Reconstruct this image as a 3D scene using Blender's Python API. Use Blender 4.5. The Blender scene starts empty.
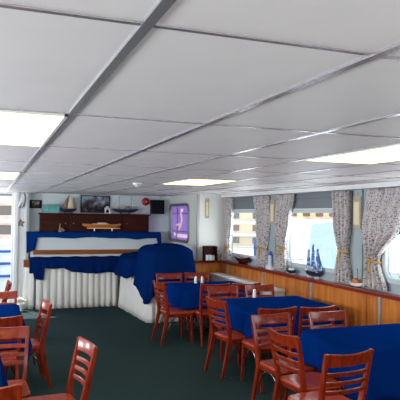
import bpy, bmesh, math, random
from mathutils import Vector, Matrix
random.seed(7)
PI = math.pi
scn = bpy.context.scene
COL = scn.collection
ZC = 1.85            # camera height
CEIL = ZC + 0.416

# ---------------------------------------------------------------- materials
def mat(name, col, rough=.6, metal=0, coat=0, bump=None, var=None, emit=None, estr=0, sheen=0, spec=.5):
    m = bpy.data.materials.new(name); m.use_nodes = True
    nt = m.node_tree; b = nt.nodes['Principled BSDF']
    b.inputs['Base Color'].default_value = (*col, 1)
    b.inputs['Roughness'].default_value = rough
    b.inputs['Metallic'].default_value = metal
    b.inputs['Coat Weight'].default_value = coat
    b.inputs['Coat Roughness'].default_value = .12
    b.inputs['Specular IOR Level'].default_value = spec
    if sheen: b.inputs['Sheen Weight'].default_value = sheen
    if emit:
        b.inputs['Emission Color'].default_value = (*emit, 1); b.inputs['Emission Strength'].default_value = estr
    tc = nt.nodes.new('ShaderNodeTexCoord')
    if var:   # (scale xyz, colour2, noise scale, lo, hi)
        sc, c2, ns, lo, hi = var
        mp = nt.nodes.new('ShaderNodeMapping'); mp.inputs['Scale'].default_value = sc
        nt.links.new(tc.outputs['Object'], mp.inputs['Vector'])
        n = nt.nodes.new('ShaderNodeTexNoise'); n.inputs['Scale'].default_value = ns; n.inputs['Detail'].default_value = 4
        nt.links.new(mp.outputs[0], n.inputs['Vector'])
        r = nt.nodes.new('ShaderNodeValToRGB')
        r.color_ramp.elements[0].position = lo; r.color_ramp.elements[1].position = hi
        r.color_ramp.elements[0].color = (*col, 1); r.color_ramp.elements[1].color = (*c2, 1)
        nt.links.new(n.outputs['Fac'], r.inputs['Fac'])
        nt.links.new(r.outputs['Color'], b.inputs['Base Color'])
    if bump:  # (scale, strength)
        n = nt.nodes.new('ShaderNodeTexNoise'); n.inputs['Scale'].default_value = bump[0]; n.inputs['Detail'].default_value = 3
        nt.links.new(tc.outputs['Object'], n.inputs['Vector'])
        bp = nt.nodes.new('ShaderNodeBump'); bp.inputs['Strength'].default_value = bump[1]; bp.inputs['Distance'].default_value = .01
        nt.links.new(n.outputs['Fac'], bp.inputs['Height']); nt.links.new(bp.outputs[0], b.inputs['Normal'])
    return m

M = {}
M['carpet'] = mat('carpet', (.014, .036, .040), .95, var=((1, 1, 1), (.028, .056, .060), 90, .35, .7), bump=(300, .5), spec=.1)
M['ceiling'] = mat('ceiling_panel', (.82, .785, .80), .5, var=((1, 1, 1), (.85, .815, .83), 5, .3, .7), bump=(60, .03), spec=.2)
M['runner'] = mat('ceiling_runner', (.42, .41, .44), .25, metal=.6)
M['wall_white'] = mat('wall_paint_white', (.66, .74, .76), .55, bump=(40, .05))
M['wall_warm_white'] = mat('wall_paint_warm_white', (.74, .76, .72), .5)  # white paint; the warm light on the corner is tinted into the colour
M['wall_grey'] = mat('wall_paint_grey', (.33, .40, .43), .5)
M['dark_grey'] = mat('blind_grey', (.17, .19, .21), .6)
M['trim_white'] = mat('trim_white', (.78, .80, .80), .4)
M['white'] = mat('white_plastic', (.8, .8, .8), .4)
M['wood_panel'] = mat('wainscot_wood', (.36, .10, .015), .35, coat=.1, spec=.3, var=((1, 1, .12), (.62, .22, .04), 14, .3, .7))
M['wood_rail'] = mat('rail_wood', (.16, .012, .006), .3, coat=.2, spec=.3, var=((1, .15, 1), (.24, .022, .01), 20, .3, .7))
M['wood_orange'] = mat('counter_edge_wood', (.24, .07, .015), .5, spec=.15, var=((.15, 1, 1), (.34, .11, .025), 14, .3, .7))
M['mahogany'] = mat('dark_mahogany', (.030, .005, .004), .5, spec=.12, var=((.1, 1, 1), (.06, .013, .007), 18, .3, .7))
M['chair'] = mat('chair_red_wood', (.13, .008, .002), .30, coat=.30, spec=.2, var=((3, 3, .35), (.30, .032, .006), 16, .3, .75))
M['seat'] = mat('chair_seat_wood', (.26, .024, .008), .3, coat=.1, spec=.3, var=((.4, 3, 1), (.40, .06, .014), 14, .3, .75))
M['brace'] = mat('chair_brace_wood', (.07, .018, .012), .25, coat=.5)
M['cloth'] = mat('blue_tablecloth', (.001, .021, .145), .95, bump=(260, .12), spec=0)
M['cloth_dark'] = mat('blue_drape', (.002, .017, .10), .95, bump=(200, .12), spec=0)
M['cloth_bright'] = mat('blue_swag', (.003, .032, .17), .95, bump=(200, .12), spec=0)
M['skirt'] = mat('white_pleated_cloth', (.76, .75, .71), .8, bump=(120, .08), spec=.2)
M['black'] = mat('black_matte', (.008, .009, .011), .6, spec=.15)
M['grille'] = mat('speaker_grille', (.008, .009, .014), .8, bump=(300, .3), spec=.1)
M['gold'] = mat('gold_tieback', (.55, .32, .07), .5, metal=.2)
M['plaque'] = mat('yellowed_plaque', (.50, .42, .26), .6, var=((1, 1, 1), (.36, .32, .22), 25, .35, .7))
M['frame_grey'] = mat('window_frame_grey', (.26, .27, .29), .35, metal=.5)
M['frame_light'] = mat('window_frame_pale', (.50, .58, .62), .35)
M['red'] = mat('red_enamel', (.45, .015, .02), .35)
M['teal'] = mat('teal_tank', (.03, .32, .32), .3, var=((1, 1, 1), (.10, .50, .46), 12, .35, .65))
M['silver'] = mat('silver_metal', (.62, .62, .64), .3, metal=.9)
M['bronze'] = mat('bronze_brown', (.22, .14, .10), .5, var=((1, 1, 1), (.34, .25, .2), 20, .4, .6))
M['hull_varnish'] = mat('varnished_hull', (.55, .17, .03), .3, coat=.5)
M['sail_cream'] = mat('cream_sail', (.75, .66, .48), .8)
M['sail_brown'] = mat('brown_sail', (.28, .20, .15), .8)
M['sail_blue'] = mat('blue_sail', (.05, .16, .42), .7, var=((1, 1, 1), (.6, .7, .85), 18, .5, .6))
M['hull_navy'] = mat('navy_hull', (.01, .018, .05), .4)
M['hull_white'] = mat('white_hull', (.75, .77, .76), .4)
M['leaf'] = mat('green_leaf', (.03, .12, .03), .6)
M['petal'] = mat('white_petal', (.85, .85, .8), .6)
M['blue_rail'] = mat('blue_painted_rail', (.015, .08, .38), .4)
M['steel_bracket'] = mat('steel_bracket', (.42, .44, .44), .4, metal=.5)
M['deck'] = mat('pier_concrete', (.55, .52, .47), .9)
M['build_cream'] = mat('cream_render', (.80, .74, .60), .9)
M['build_sand'] = mat('sand_render', (.70, .52, .34), .9, var=((1, 1, 1), (.85, .72, .5), 1.2, .35, .65))
M['build_pink'] = mat('pink_brick', (.80, .60, .52), .9, var=((1, 1, 6), (.9, .78, .72), 3, .4, .6))
M['build_white'] = mat('white_render', (.85, .86, .88), .8)
M['window_dark'] = mat('far_window', (.16, .15, .15), .3)
M['tarp'] = mat('pale_blue_tarp', (.50, .64, .76), .7, bump=(4, .5))
M['roof_brown'] = mat('brown_roof', (.22, .11, .06), .8)
M['truck_blue'] = mat('blue_truck_paint', (.02, .06, .2), .4)
M['tree'] = mat('tree_leaves', (.02, .05, .03), .9, bump=(3, .8))
M['teal_boat'] = mat('pale_teal_paint', (.45, .72, .68), .5)
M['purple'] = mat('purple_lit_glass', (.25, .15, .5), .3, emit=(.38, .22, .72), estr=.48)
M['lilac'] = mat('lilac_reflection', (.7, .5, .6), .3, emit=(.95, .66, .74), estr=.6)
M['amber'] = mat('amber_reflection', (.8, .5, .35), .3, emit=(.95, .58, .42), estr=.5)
M['diffuser'] = mat('lamp_diffuser', (.9, .88, .8), .5, emit=(1.0, .74, .25), estr=3.0)

# glass
g = bpy.data.materials.new('window_glass'); g.use_nodes = True; nt = g.node_tree
for n in list(nt.nodes): nt.nodes.remove(n)
out = nt.nodes.new('ShaderNodeOutputMaterial'); mx = nt.nodes.new('ShaderNodeMixShader')
tr = nt.nodes.new('ShaderNodeBsdfTransparent'); gl = nt.nodes.new('ShaderNodeBsdfGlossy')
tr.inputs[0].default_value = (.95, .97, .98, 1); gl.inputs['Roughness'].default_value = .02; mx.inputs[0].default_value = .06
nt.links.new(tr.outputs[0], mx.inputs[1]); nt.links.new(gl.outputs[0], mx.inputs[2]); nt.links.new(mx.outputs[0], out.inputs[0])
M['glass'] = g

# patterned curtain fabric
c = mat('patterned_curtain', (.55, .54, .55), .9, spec=.15); nt = c.node_tree; b = nt.nodes['Principled BSDF']
tc = nt.nodes.new('ShaderNodeTexCoord')
def vor(scale, off, lo, hi):
    mp = nt.nodes.new('ShaderNodeMapping'); mp.inputs['Location'].default_value = off; mp.inputs['Scale'].default_value = (0.02, 1, 1)
    nt.links.new(tc.outputs['Object'], mp.inputs['Vector'])
    v = nt.nodes.new('ShaderNodeTexVoronoi'); v.inputs['Scale'].default_value = scale; v.inputs['Randomness'].default_value = .55
    nt.links.new(mp.outputs[0], v.inputs['Vector'])
    r = nt.nodes.new('ShaderNodeValToRGB'); r.color_ramp.elements[0].position = lo; r.color_ramp.elements[1].position = hi
    r.color_ramp.elements[0].color = (1, 1, 1, 1); r.color_ramp.elements[1].color = (0, 0, 0, 1)
    nt.links.new(v.outputs['Distance'], r.inputs[0]); return r
def mixc(prev, fac, col):
    m = nt.nodes.new('ShaderNodeMix'); m.data_type = 'RGBA'
    nt.links.new(fac.outputs[0], m.inputs['Factor'])
    if isinstance(prev, tuple): m.inputs['A'].default_value = prev
    else: nt.links.new(prev.outputs['Result'], m.inputs['A'])
    m.inputs['B'].default_value = col; return m
a = mixc((.56, .53, .53, 1), vor(54, (0, .31, .2), .26, .42), (.42, .30, .22, 1))
a = mixc(a, vor(50, (0, 0, 0), .24, .40), (.07, .09, .17, 1))
nt.links.new(a.outputs['Result'], b.inputs['Base Color'])
b.inputs['Subsurface Weight'].default_value = 0
M['curtain'] = c

# picture material: procedural harbour scene
def picture(name, dark, mid, sky, scale):
    m = mat(name, dark, .5, spec=.1); nt = m.node_tree; b = nt.nodes['Principled BSDF']
    tc = nt.nodes.new('ShaderNodeTexCoord'); n = nt.nodes.new('ShaderNodeTexNoise'); n.inputs['Scale'].default_value = scale; n.inputs['Detail'].default_value = 6
    nt.links.new(tc.outputs['Object'], n.inputs['Vector'])
    sp = nt.nodes.new('ShaderNodeSeparateXYZ'); nt.links.new(tc.outputs['Generated'], sp.inputs[0])
    ma = nt.nodes.new('ShaderNodeMath'); ma.operation = 'MULTIPLY_ADD'; ma.inputs[1].default_value = .30
    nt.links.new(sp.outputs['Z'], ma.inputs[0]); nt.links.new(n.outputs['Fac'], ma.inputs[2])
    r = nt.nodes.new('ShaderNodeValToRGB'); e = r.color_ramp.elements
    e[0].position = .55; e[0].color = (*dark, 1); e[1].position = .84; e[1].color = (*sky, 1)
    x = e.new(.68); x.color = (*mid, 1)
    nt.links.new(ma.outputs[0], r.inputs[0]); nt.links.new(r.outputs[0], b.inputs['Base Color']); return m
M['harbour'] = picture('harbour_photo', (.02, .025, .035), (.14, .10, .10), (.30, .40, .52), 9)
M['portrait'] = picture('group_photo', (.05, .045, .04), (.25, .2, .18), (.5, .48, .45), 26)

# ---------------------------------------------------------------- mesh helpers
class MB:
    def __init__(s): s.bm = bmesh.new()
    def box(s, lo, hi, bev=0, rot=None, piv=None):
        t = bmesh.new(); r = bmesh.ops.create_cube(t, size=1)
        lo = Vector(lo); hi = Vector(hi); c = (lo + hi) / 2; d = hi - lo
        for v in t.verts: v.co = Vector((v.co.x * d.x, v.co.y * d.y, v.co.z * d.z))
        if bev: bmesh.ops.bevel(t, geom=t.edges[:], offset=bev, segments=2, affect='EDGES', profile=.7)
        for v in t.verts:
            v.co += c
            if rot is not None:
                p = Vector(piv if piv is not None else c); v.co = rot @ (v.co - p) + p
        s.join(t); return s
    def join(s, t):
        me = bpy.data.meshes.new('tmp'); t.to_mesh(me); t.free(); s.bm.from_mesh(me); bpy.data.meshes.remove(me)
    def loft(s, rings, cap=True, closed=True):
        vs = [[s.bm.verts.new(p) for p in r] for r in rings]
        n = len(rings[0])
        for a, b2 in zip(vs, vs[1:]):
            for i in range(n if closed else n - 1):
                j = (i + 1) % n
                try: s.bm.faces.new((a[i], a[j], b2[j], b2[i]))
                except ValueError: pass
        if cap and closed:
            s.bm.faces.new(list(reversed(vs[0]))); s.bm.faces.new(vs[-1])
        return s
    def tube(s, pts, r, n=10, sq=False):
        pts = [Vector(p) for p in pts]
        rs = r if isinstance(r, (list, tuple)) else [r] * len(pts)
        rings = []; prev = None
        for i, p in enumerate(pts):
            t = (pts[min(i + 1, len(pts) - 1)] - pts[max(i - 1, 0)]).normalized()
            if prev is None:
                u = t.cross(Vector((0, 0, 1)));
                if u.length < .2: u = t.cross(Vector((1, 0, 0)))
            else: u = prev - t * prev.dot(t)
            u.normalize(); prev = u; w = t.cross(u)
            rings.append([p + (u * math.cos(2 * PI * k / n) + w * math.sin(2 * PI * k / n)) * rs[i] for k in range(n)])
        return s.loft(rings)
    def bar(s, pts, w, d, wd=(1, 0, 0)):      # rectangular section with chamfered corners, wd = width direction
        pts = [Vector(p) for p in pts]; rings = []
        ws = w if isinstance(w, (list, tuple)) else [w] * len(pts); ds = d if isinstance(d, (list, tuple)) else [d] * len(pts)
        for i, p in enumerate(pts):
            t = (pts[min(i + 1, len(pts) - 1)] - pts[max(i - 1, 0)]).normalized()
            u = Vector(wd); u = (u - t * u.dot(t)).normalized(); v = t.cross(u)
            a, b2 = ws[i] / 2, ds[i] / 2; k = .3 * min(a, b2)
            q = [(a, -b2 + k), (a, b2 - k), (a - k, b2), (-a + k, b2), (-a, b2 - k), (-a, -b2 + k), (-a + k, -b2), (a - k, -b2)]
            rings.append([p + u * x + v * y for x, y in q])
        return s.loft(rings)
    def lathe(s, prof, loc=(0, 0, 0), n=20, axis='z'):
        rings = []
        for r, h in prof:
            ring = []
            for k in range(n):
                a = 2 * PI * k / n; x, y = r * math.cos(a), r * math.sin(a)
                P = (x, y, h) if axis == 'z' else (x, h, y)
                ring.append(Vector(P) + Vector(loc))
            rings.append(ring)
        return s.loft(rings)
    def build(s, name, m, parent=None, smooth=True, loc=None):
        bmesh.ops.recalc_face_normals(s.bm, faces=s.bm.faces[:])
        me = bpy.data.meshes.new(name)
        if loc is not None:
            bmesh.ops.translate(s.bm, verts=s.bm.verts[:], vec=-Vector(loc))
        s.bm.to_mesh(me); s.bm.free()
        o = bpy.data.objects.new(name, me); COL.objects.link(o)
        if loc is not None: o.location = loc
        me.materials.append(M[m] if isinstance(m, str) else m)
        if smooth:
            for p in me.polygons: p.use_smooth = True
            me.set_sharp_from_angle(angle=math.radians(38))
        if parent: o.parent = parent
        return o

def tag(o, label, cat=None, group=None, kind=None):
    if label: o['label'] = label
    if cat: o['category'] = cat
    if group: o['group'] = group
    if kind: o['kind'] = kind
    return o
def thing(name, label, cat, loc=(0, 0, 0), rz=0, group=None):
    o = bpy.data.objects.new(name, None); COL.objects.link(o); o.location = loc; o.rotation_euler = (0, 0, rz)
    o.empty_display_size = .1
    return tag(o, label, cat, group)
def struct(name, mb, m, parent=None, smooth=False, label=None):
    o = mb.build(name, m, parent, smooth)
    if not parent: o['kind'] = 'structure'
    if label: o['label'] = label
    return o
def dup(root, loc, rz, label, group=None):
    r = root.copy(); COL.objects.link(r); r.location = loc; r.rotation_euler = (0, 0, rz); r['label'] = label
    if group: r['group'] = group
    for ch in list(root.children):
        c2 = ch.copy(); COL.objects.link(c2); c2.parent = r
        for gch in ch.children:
            d = gch.copy(); COL.objects.link(d); d.parent = c2
    return r

def rrect(a0, b0, a1, b1, r, n=6):
    pts = []
    for cx, cy, s0 in ((a1 - r, b1 - r, 0), (a0 + r, b1 - r, 90), (a0 + r, b0 + r, 180), (a1 - r, b0 + r, 270)):
        for k in range(n + 1):
            t = math.radians(s0 + 90 * k / n); pts.append((cx + r * math.cos(t), cy + r * math.sin(t)))
    return pts
def holed(name, outer, holes, thick, to3, m, parent=None, kind=None):
    """flat plate with holes, outlines in 2D; to3 maps (a,b,c) -> xyz with c along the thickness"""
    cu = bpy.data.curves.new(name, 'CURVE'); cu.dimensions = '2D'; cu.fill_mode = 'BOTH'; cu.extrude = thick / 2
    for poly in [outer] + holes:
        sp = cu.splines.new('POLY'); sp.points.add(len(poly) - 1); sp.use_cyclic_u = True
        for p, q in zip(sp.points, poly): p.co = (q[0], q[1], 0, 1)
    to = bpy.data.objects.new('tmp', cu); COL.objects.link(to)
    me = bpy.data.meshes.new_from_object(to.evaluated_get(bpy.context.evaluated_depsgraph_get()))
    bpy.data.objects.remove(to); bpy.data.curves.remove(cu)
    for v in me.vertices: v.co = Vector(to3(v.co.x, v.co.y, v.co.z))
    bm = bmesh.new(); bm.from_mesh(me); bmesh.ops.remove_doubles(bm, verts=bm.verts, dist=1e-5)
    bmesh.ops.recalc_face_normals(bm, faces=bm.faces[:]); bm.to_mesh(me); bm.free()
    me.name = name; me.materials.clear(); me.materials.append(M[m])
    o = bpy.data.objects.new(name, me); COL.objects.link(o)
    if parent: o.parent = parent
    if kind: o['kind'] = kind
    return o

# ---------------------------------------------------------------- the room
XW, XU, YC, XA, YB, XL, YR = 4.30, 4.42, 10.36, 3.80, 12.20, -2.4, -1.6
struct('floor', MB().box((XL - .1, YR - .1, -.06), (XU + .1, YB + .1, 0)), 'carpet')
cb = MB().box((XL - .1, YR - .1, CEIL), (XU + .1, YB + .1, CEIL + .05))
struct('ceiling', cb, 'ceiling')
rn = MB(); x0, y0 = .315, 1.194
for i in range(-5, 8):
    x = x0 + .6 * i
    if XL < x < XW: rn.box((x - .013, YR, CEIL - .007), (x + .013, YB, CEIL + .002))
for j in range(-3, 10):
    y = y0 + 1.2 * j
    if y < YB: rn.box((XL, y - .008, CEIL - .004), (XW, y + .008, CEIL + .002))
rn = struct('trim_1', rn, 'runner', label='thin grey metal runners between the ceiling panels')

# right wall : wainscot, ledge, upper wall with three windows
wp = MB().box((XW, YR, 0), (XW + .05, YC, .94))
for k in range(12):
    y = YR + .35 + k * 1.0
    if y < YC: wp.box((XW - .004, y, .02), (XW + .002, y + .012, .93))
wp.box((XA - .03, YC - .03, 0), (XW + .02, YC + .02, .94))
wp.box((XA - .03, YC, 0), (XA + .01, YB, .94))
struct('wall_wainscot', wp, 'wood_panel')
rl = MB().box((XW - .035, YR, .935), (XW + .03, YC, .985), .008)
rl.box((XA - .06, YC - .065, .935), (XW, YC, .985), .008).box((XA - .06, YC, .935), (XA + .01, YB, .985), .008)
struct('trim_2', rl, 'wood_rail', label='dark red wooden rail on top of the wood panelling')
struct('trim_3', MB().box((XW + .028, YR, .93), (XU + .02, YC, .975)), 'wall_grey')
WIN = [(8.80, 10.17), (6.50, 7.92), (4.15, 5.56), (1.8, 3.2)]
WZ = (1.13, 1.93)
to3r = lambda a, b2, c2: (XU + .03 + c2, a, b2)
holed('wall_right', [(YR, .9), (YC + .05, .9), (YC + .05, CEIL), (YR, CEIL)], [rrect(a, WZ[0], b2, WZ[1], .12) for a, b2 in WIN], .06, to3r, 'wall_grey', kind='structure')
for i, (a, b2) in enumerate(WIN):
    f = holed('window_%d' % (i + 1), rrect(a - .035, WZ[0] - .035, b2 + .035, WZ[1] + .035, .15), [rrect(a + .02, WZ[0] + .02, b2 - .02, WZ[1] - .02, .10)], .05, lambda p, q, r: (XU + r, p, q), 'frame_light', kind='structure')
    MB().box((XU + .035, a - .0, WZ[0]), (XU + .041, b2, WZ[1])).build('pane', 'glass', f, False)
    # roller blind box above the window
    t = struct('trim_%d' % (i + 4), MB().box((XU - .012, a - .08, WZ[1] + .04), (XU + .0, b2 + .10, 2.20), .003).box((XU - .03, a - .08, 2.12), (XU - .01, b2 + .1, 2.2), .008), 'dark_grey', label='dark grey blind panel above the window')
    MB().box((XU - .022, a - .06, WZ[1] + .012), (XU - .002, b2 + .06, WZ[1] + .045), .004).build('bottom_bar', 'trim_white', t, False)
# pilasters between the windows
pl = MB()
for y in (6.07, 8.36, 3.7): pl.box((XU - .025, y - .085, .975), (XU + .005, y + .085, 2.21), .004)
struct('trim_8', pl, 'wall_grey', label='grey pilasters between the windows')
struct('trim_9', MB().box((XW - .01, YR, CEIL - .058), (XW + .03, YC, CEIL), .004), 'trim_white', label='white strip along the ceiling edge above the curtains')
# steel brackets on the wainscot
br = MB()
for y in (9.98, 8.5, 7.0, 5.5): br.box((XW - .016, y - .022, .60), (XW + .001, y + .022, .935), .003)
struct('trim_10', br, 'steel_bracket', label='grey steel straps on the wood panelling')

# locker block at the far right corner (white), with an interior window
struct('wall_corner', MB().box((XA, YC, .94), (XU + .06, YC + .05, CEIL)), 'wall_warm_white')
to3a = lambda a, b2, c2: (XA + .025 + c2, a, b2)
holed('wall_locker', [(YC, .94), (YB, .94), (YB, CEIL), (YC, CEIL)], [rrect(10.86, 1.34, 12.06, 2.04, .10)], .05, to3a, 'wall_warm_white', kind='structure')
w5 = holed('window_5', rrect(10.80, 1.28, 12.14, 2.10, .15), [rrect(10.86, 1.34, 12.06, 2.04, .10)], .03, lambda p, q, r: (XA - .005 + r, p, q), 'frame_grey', kind='structure')
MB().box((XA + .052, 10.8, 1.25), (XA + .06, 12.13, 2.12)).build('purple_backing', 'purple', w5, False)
mm = MB()
for z in (1.50, 1.88): mm.box((XA + .040, 10.86, z), (XA + .052, 12.06, z + .016))
mm.box((XA + .040, 11.72, 1.34), (XA + .052, 11.745, 2.04))
mm.build('muntin', 'frame_grey', w5, False)
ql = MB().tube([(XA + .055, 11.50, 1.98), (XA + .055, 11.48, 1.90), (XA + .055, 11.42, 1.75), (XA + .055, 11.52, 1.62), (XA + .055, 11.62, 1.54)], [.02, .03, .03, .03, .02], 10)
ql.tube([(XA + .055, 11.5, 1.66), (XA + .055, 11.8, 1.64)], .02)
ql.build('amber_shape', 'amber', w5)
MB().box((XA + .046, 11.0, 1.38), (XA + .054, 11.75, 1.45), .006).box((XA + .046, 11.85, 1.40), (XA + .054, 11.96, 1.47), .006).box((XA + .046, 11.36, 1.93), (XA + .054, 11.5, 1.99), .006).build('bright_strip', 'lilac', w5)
MB().box((XA + .012, 10.86, 1.34), (XA + .016, 12.06, 2.04)).build('pane', 'glass', w5, False)
struct('wall_locker_back', MB().box((XA + .2, YC + .06, .94), (XA + .24, YB, CEIL)), 'wall_warm_white')

# back wall with open doorway on the left
DX = (-.75, .46)
holed('wall_back', [(XL, 0), (XA + .1, 0), (XA + .1, CEIL), (XL, CEIL)], [[(DX[0], .02), (DX[1], .02), (DX[1], 2.24), (DX[0], 2.24)]], .08, lambda a, b2, c2: (a, YB + .04 + c2, b2), 'wall_white', kind='structure')
df = MB().box((DX[1], YB - .02, 0), (DX[1] + .05, YB + .1, CEIL - .001), .005).box((DX[0] - .05, YB - .02, 0), (DX[0], YB + .1, CEIL - .001), .005)
df = struct('door_1', df, 'trim_white', label='white frame of the open doorway to the deck')
# left wall and rear wall (out of view, with openings added for the fill lamps)
LW = [(1.0, 2.5), (3.4, 4.9), (5.8, 7.3), (8.2, 9.7)]
holed('wall_left', [(YR, 0), (YB, 0), (YB, CEIL), (YR, CEIL)], [rrect(a, 1.1, b2, 1.95, .12) for a, b2 in LW], .06, lambda a, b2, c2: (XL - .03 + c2, a, b2), 'wall_white', kind='structure')
for i, (a, b2) in enumerate(LW):
    f = holed('window_%d' % (6 + i), rrect(a - .035, 1.065, b2 + .035, 1.985, .15), [rrect(a + .02, 1.12, b2 - .02, 1.93, .10)], .05, lambda p, q, r: (XL + r, p, q), 'frame_light', kind='structure')
holed('wall_rear', [(XL, 0), (XU, 0), (XU, CEIL), (XL, CEIL)], [[(-1.2, .9), (2.9, .9), (2.9, 2.05), (-1.2, 2.05)]], .06, lambda a, b2, c2: (a, YR - .03 + c2, b2), 'wall_white', kind='structure')

# white column beside the doorway: posts of different widths
cl = MB().box((.50, 11.95, 0), (.78, 12.19, CEIL), .01).box((.53, 11.91, 0), (.575, 11.97, CEIL), .008).box((.70, 11.91, 0), (.74, 11.97, CEIL), .008)
struct('wall_column', cl, 'trim_white')

# ---------------------------------------------------------------- ceiling lamps
def lamp(i, j, label):
    xx, yy = x0 + .6 * i, y0 + 1.2 * j
    t = thing('ceiling_light', label, 'ceiling light', (xx + .3, yy + .6, CEIL), 0, 'ceiling lights')
    fr = MB().box((-.29, -.59, -.011), (.29, -.575, 0)).box((-.29, .575, -.011), (.29, .59, 0)).box((-.29, -.59, -.011), (-.275, .59, 0)).box((.275, -.59, -.011), (.29, .59, 0))
    fr.build('frame', 'trim_white', t, False)
    MB().box((-.275, -.575, -.009), (.275, .575, -.001)).build('diffuser', 'diffuser', t, False)
    return t
lamp(-1, 1, 'large warm rectangular ceiling light cut by left edge, nearest of the left pair')
lamp(-1, 4, 'small warm ceiling light far left above the blue-railed doorway')
lamp(3, 1, 'long warm ceiling light at right, above the curtained windows')
lamp(3, 4, 'small warm ceiling light in front of the purple window')
# smoke detector
t = thing('smoke_detector', 'small round white smoke detector on the far ceiling', 'smoke detector', (1.83, 7.29, CEIL))
MB().lathe([(.001, 0), (.06, 0), (.06, -.015), (.045, -.03), (.02, -.045), (.001, -.046)]).build('body', 'white', t)
MB().lathe([(.001, -.044), (.015, -.044), (.013, -.056), (.001, -.057)]).build('sensor_tip', 'silver', t)

# ---------------------------------------------------------------- chairs
def make_chair(label, group):
    t = thing('ladder_back_chair', label, 'chair', (0, 0, 0), 0, group)
    # seat: rounded, slightly dished slab
    mb = MB(); prof = rrect(-.215, -.19, .215, .225, .07, 5)
    def ring(sc, z): return [Vector((x * sc * (1.0 if y > 0 else .94), .015 + (y - .015) * sc, z)) for x, y in prof]
    mb.loft([ring(.93, .425), ring(1, .43), ring(1.0, .447), ring(.975, .456), ring(.90, .457), ring(.6, .450), ring(.2, .448)])
    mb.build('seat', 'seat', t)
    ap = MB().box((-.185, -.17, .385), (.185, -.15, .43)).box((-.19, .17, .385), (.19, .19, .43)).box((-.195, -.17, .385), (-.175, .19, .43)).box((.175, -.17, .385), (.195, .19, .43))
    ap.build('seat_frame', 'chair', t, False)
    for s in (-1, 1):
        # rear leg and back post in one continuous bar, splayed and reclined
        p = [(s * .195, -.285, 0), (s * .19, -.235, .20), (s * .185, -.19, .40), (s * .19, -.188, .48), (s * .203, -.222, .66), (s * .213, -.268, .88)]
        MB().bar(p, [.028, .030, .034, .034, .030, .026], [.034, .042, .052, .050, .040, .030]).build('rear_leg', 'chair', t)
        q = [(s * .20, .195, 0), (s * .19, .185, .22), (s * .185, .18, .43)]
        MB().bar(q, [.028, .034, .040], [.028, .034, .040]).build('front_leg', 'chair', t)
        # bentwood side brace
        pts = []
        for k in range(13):
            a = PI * k / 12; pts.append((s * .186, -.005 - .175 * math.cos(a), .16 + .23 * math.sin(a)))
        MB().tube(pts, .009, 8).build('brace', 'brace', t)
    pts = [(-.18 * math.cos(PI * k / 12), .185, .16 + .23 * math.sin(PI * k / 12)) for k in range(13)]
    MB().tube(pts, .009, 8).build('brace', 'brace', t)
    def backy(z): return -.188 - (z - .48) * (.20 if z > .5 else .1)
    def slat(z0_, z1_, thick, crest=0, bow=.035):
        rings = []; n = 12
        for k in range(n + 1):
            u = -1 + 2 * k / n; x = u * (.198 + (z0_ - .5) * .04); b2 = bow * (1 - u * u)
            cz = crest * (u * u)
            ya, yb = backy(z0_) - b2, backy(z1_) - b2
            h = thick / 2
            rings.append([Vector((x, ya + h, z0_)), Vector((x, yb + h, z1_ - .006 + cz)), Vector((x, yb + h * .4, z1_ + cz)), Vector((x, yb - h * .4, z1_ + cz)), Vector((x, yb - h, z1_ - .006 + cz)), Vector((x, ya - h, z0_))])
        return MB().loft(rings)
    slat(.785, .872, .022, .012).build('top_rail', 'chair', t)
    for z in (.708, .640, .572): slat(z, z + .032, .014, .0, .03).build('slat', 'chair', t)
    return t

CH = []
SEATS = []
def put(x, y, face, label, group):
    """x,y = middle of the top of the back; face = heading in degrees (0 = +x, 90 = +y)"""
    a = math.radians(face); lx, ly = x + .268 * math.cos(a), y + .268 * math.sin(a)
    rz = a - PI / 2; SEATS.append((lx, ly, rz))
    if not CH:
        t = make_chair(label, group); t.location = (lx, ly, 0); t.rotation_euler = (0, 0, rz); CH.append(t)
    else: t = dup(CH[0], (lx, ly, 0), rz, label, group)
    return t
G1, G2, G3, GL = 'chairs around the far right table', 'chairs around the middle right table', 'chairs around the near right table', 'chairs along the left tables'
put(2.86, 9.12, -90, 'orange-lit ladder-back chair behind the farthest table, the left of two', G1)
put(3.36, 9.16, -92, 'orange-lit ladder-back chair behind the farthest table, beside the wood panelling', G1)
put(2.35, 8.0, 3, 'ladder-back chair seen edge-on at the left end of the farthest table', G1)
put(3.07, 7.57, 90, 'dark ladder-back chair backing on the farthest table front, left of two', G1)
put(3.54, 7.53, 88, 'dark ladder-back chair against the farthest table front, nearer the window wall', G1)
put(3.06, 7.28, -90, 'reddish ladder-back chair behind the middle table, left of pair', G2)
put(3.62, 7.28, -90, 'reddish ladder-back chair behind the middle table, near the white ledge', G2)
put(2.52, 6.20, 8, 'dark ladder-back chair at the left end of the middle blue table', G2)
put(2.92, 5.42, 90, 'red ladder-back chair on the near side of the middle table, left of two', G2)
put(3.40, 5.38, 90, 'red ladder-back chair on the near side of the middle table, toward windows', G2)
put(2.66, 5.09, -84, 'red ladder-back chair off the far left corner of the near table', G3)
put(3.30, 5.06, -90, 'light orange-topped ladder-back chair behind the nearest right table', G3)
put(2.345, 4.26, 4, 'darkest ladder-back chair at the left end of the nearest right table', G3)
put(2.47, 3.50, 97, 'large red ladder-back chair in the bottom right foreground, seat showing at left', G3)
put(.63, 6.45, 185, 'tall red ladder-back chair at the right side of the middle left table', GL)
put(.73, 4.37, 187, 'ladder-back chair with sunlit cream top, alone in the left foreground', GL)
put(.13, 5.12, -90, 'pale orange-lit ladder-back chair facing the camera at the left edge', GL)
put(.11, 5.67, 90, 'dark ladder-back chair in front of the left blue tabletop', GL)
put(.14, 7.47, -90, 'orange ladder-back chair behind the left blue tabletop', GL)
put(.30, 8.47, 180, 'small far ladder-back chair seen edge-on beneath the blue doorway rails', GL)
put(-.02, 3.42, 85, 'dark ladder-back chair cut by the bottom left corner', GL)

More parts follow.
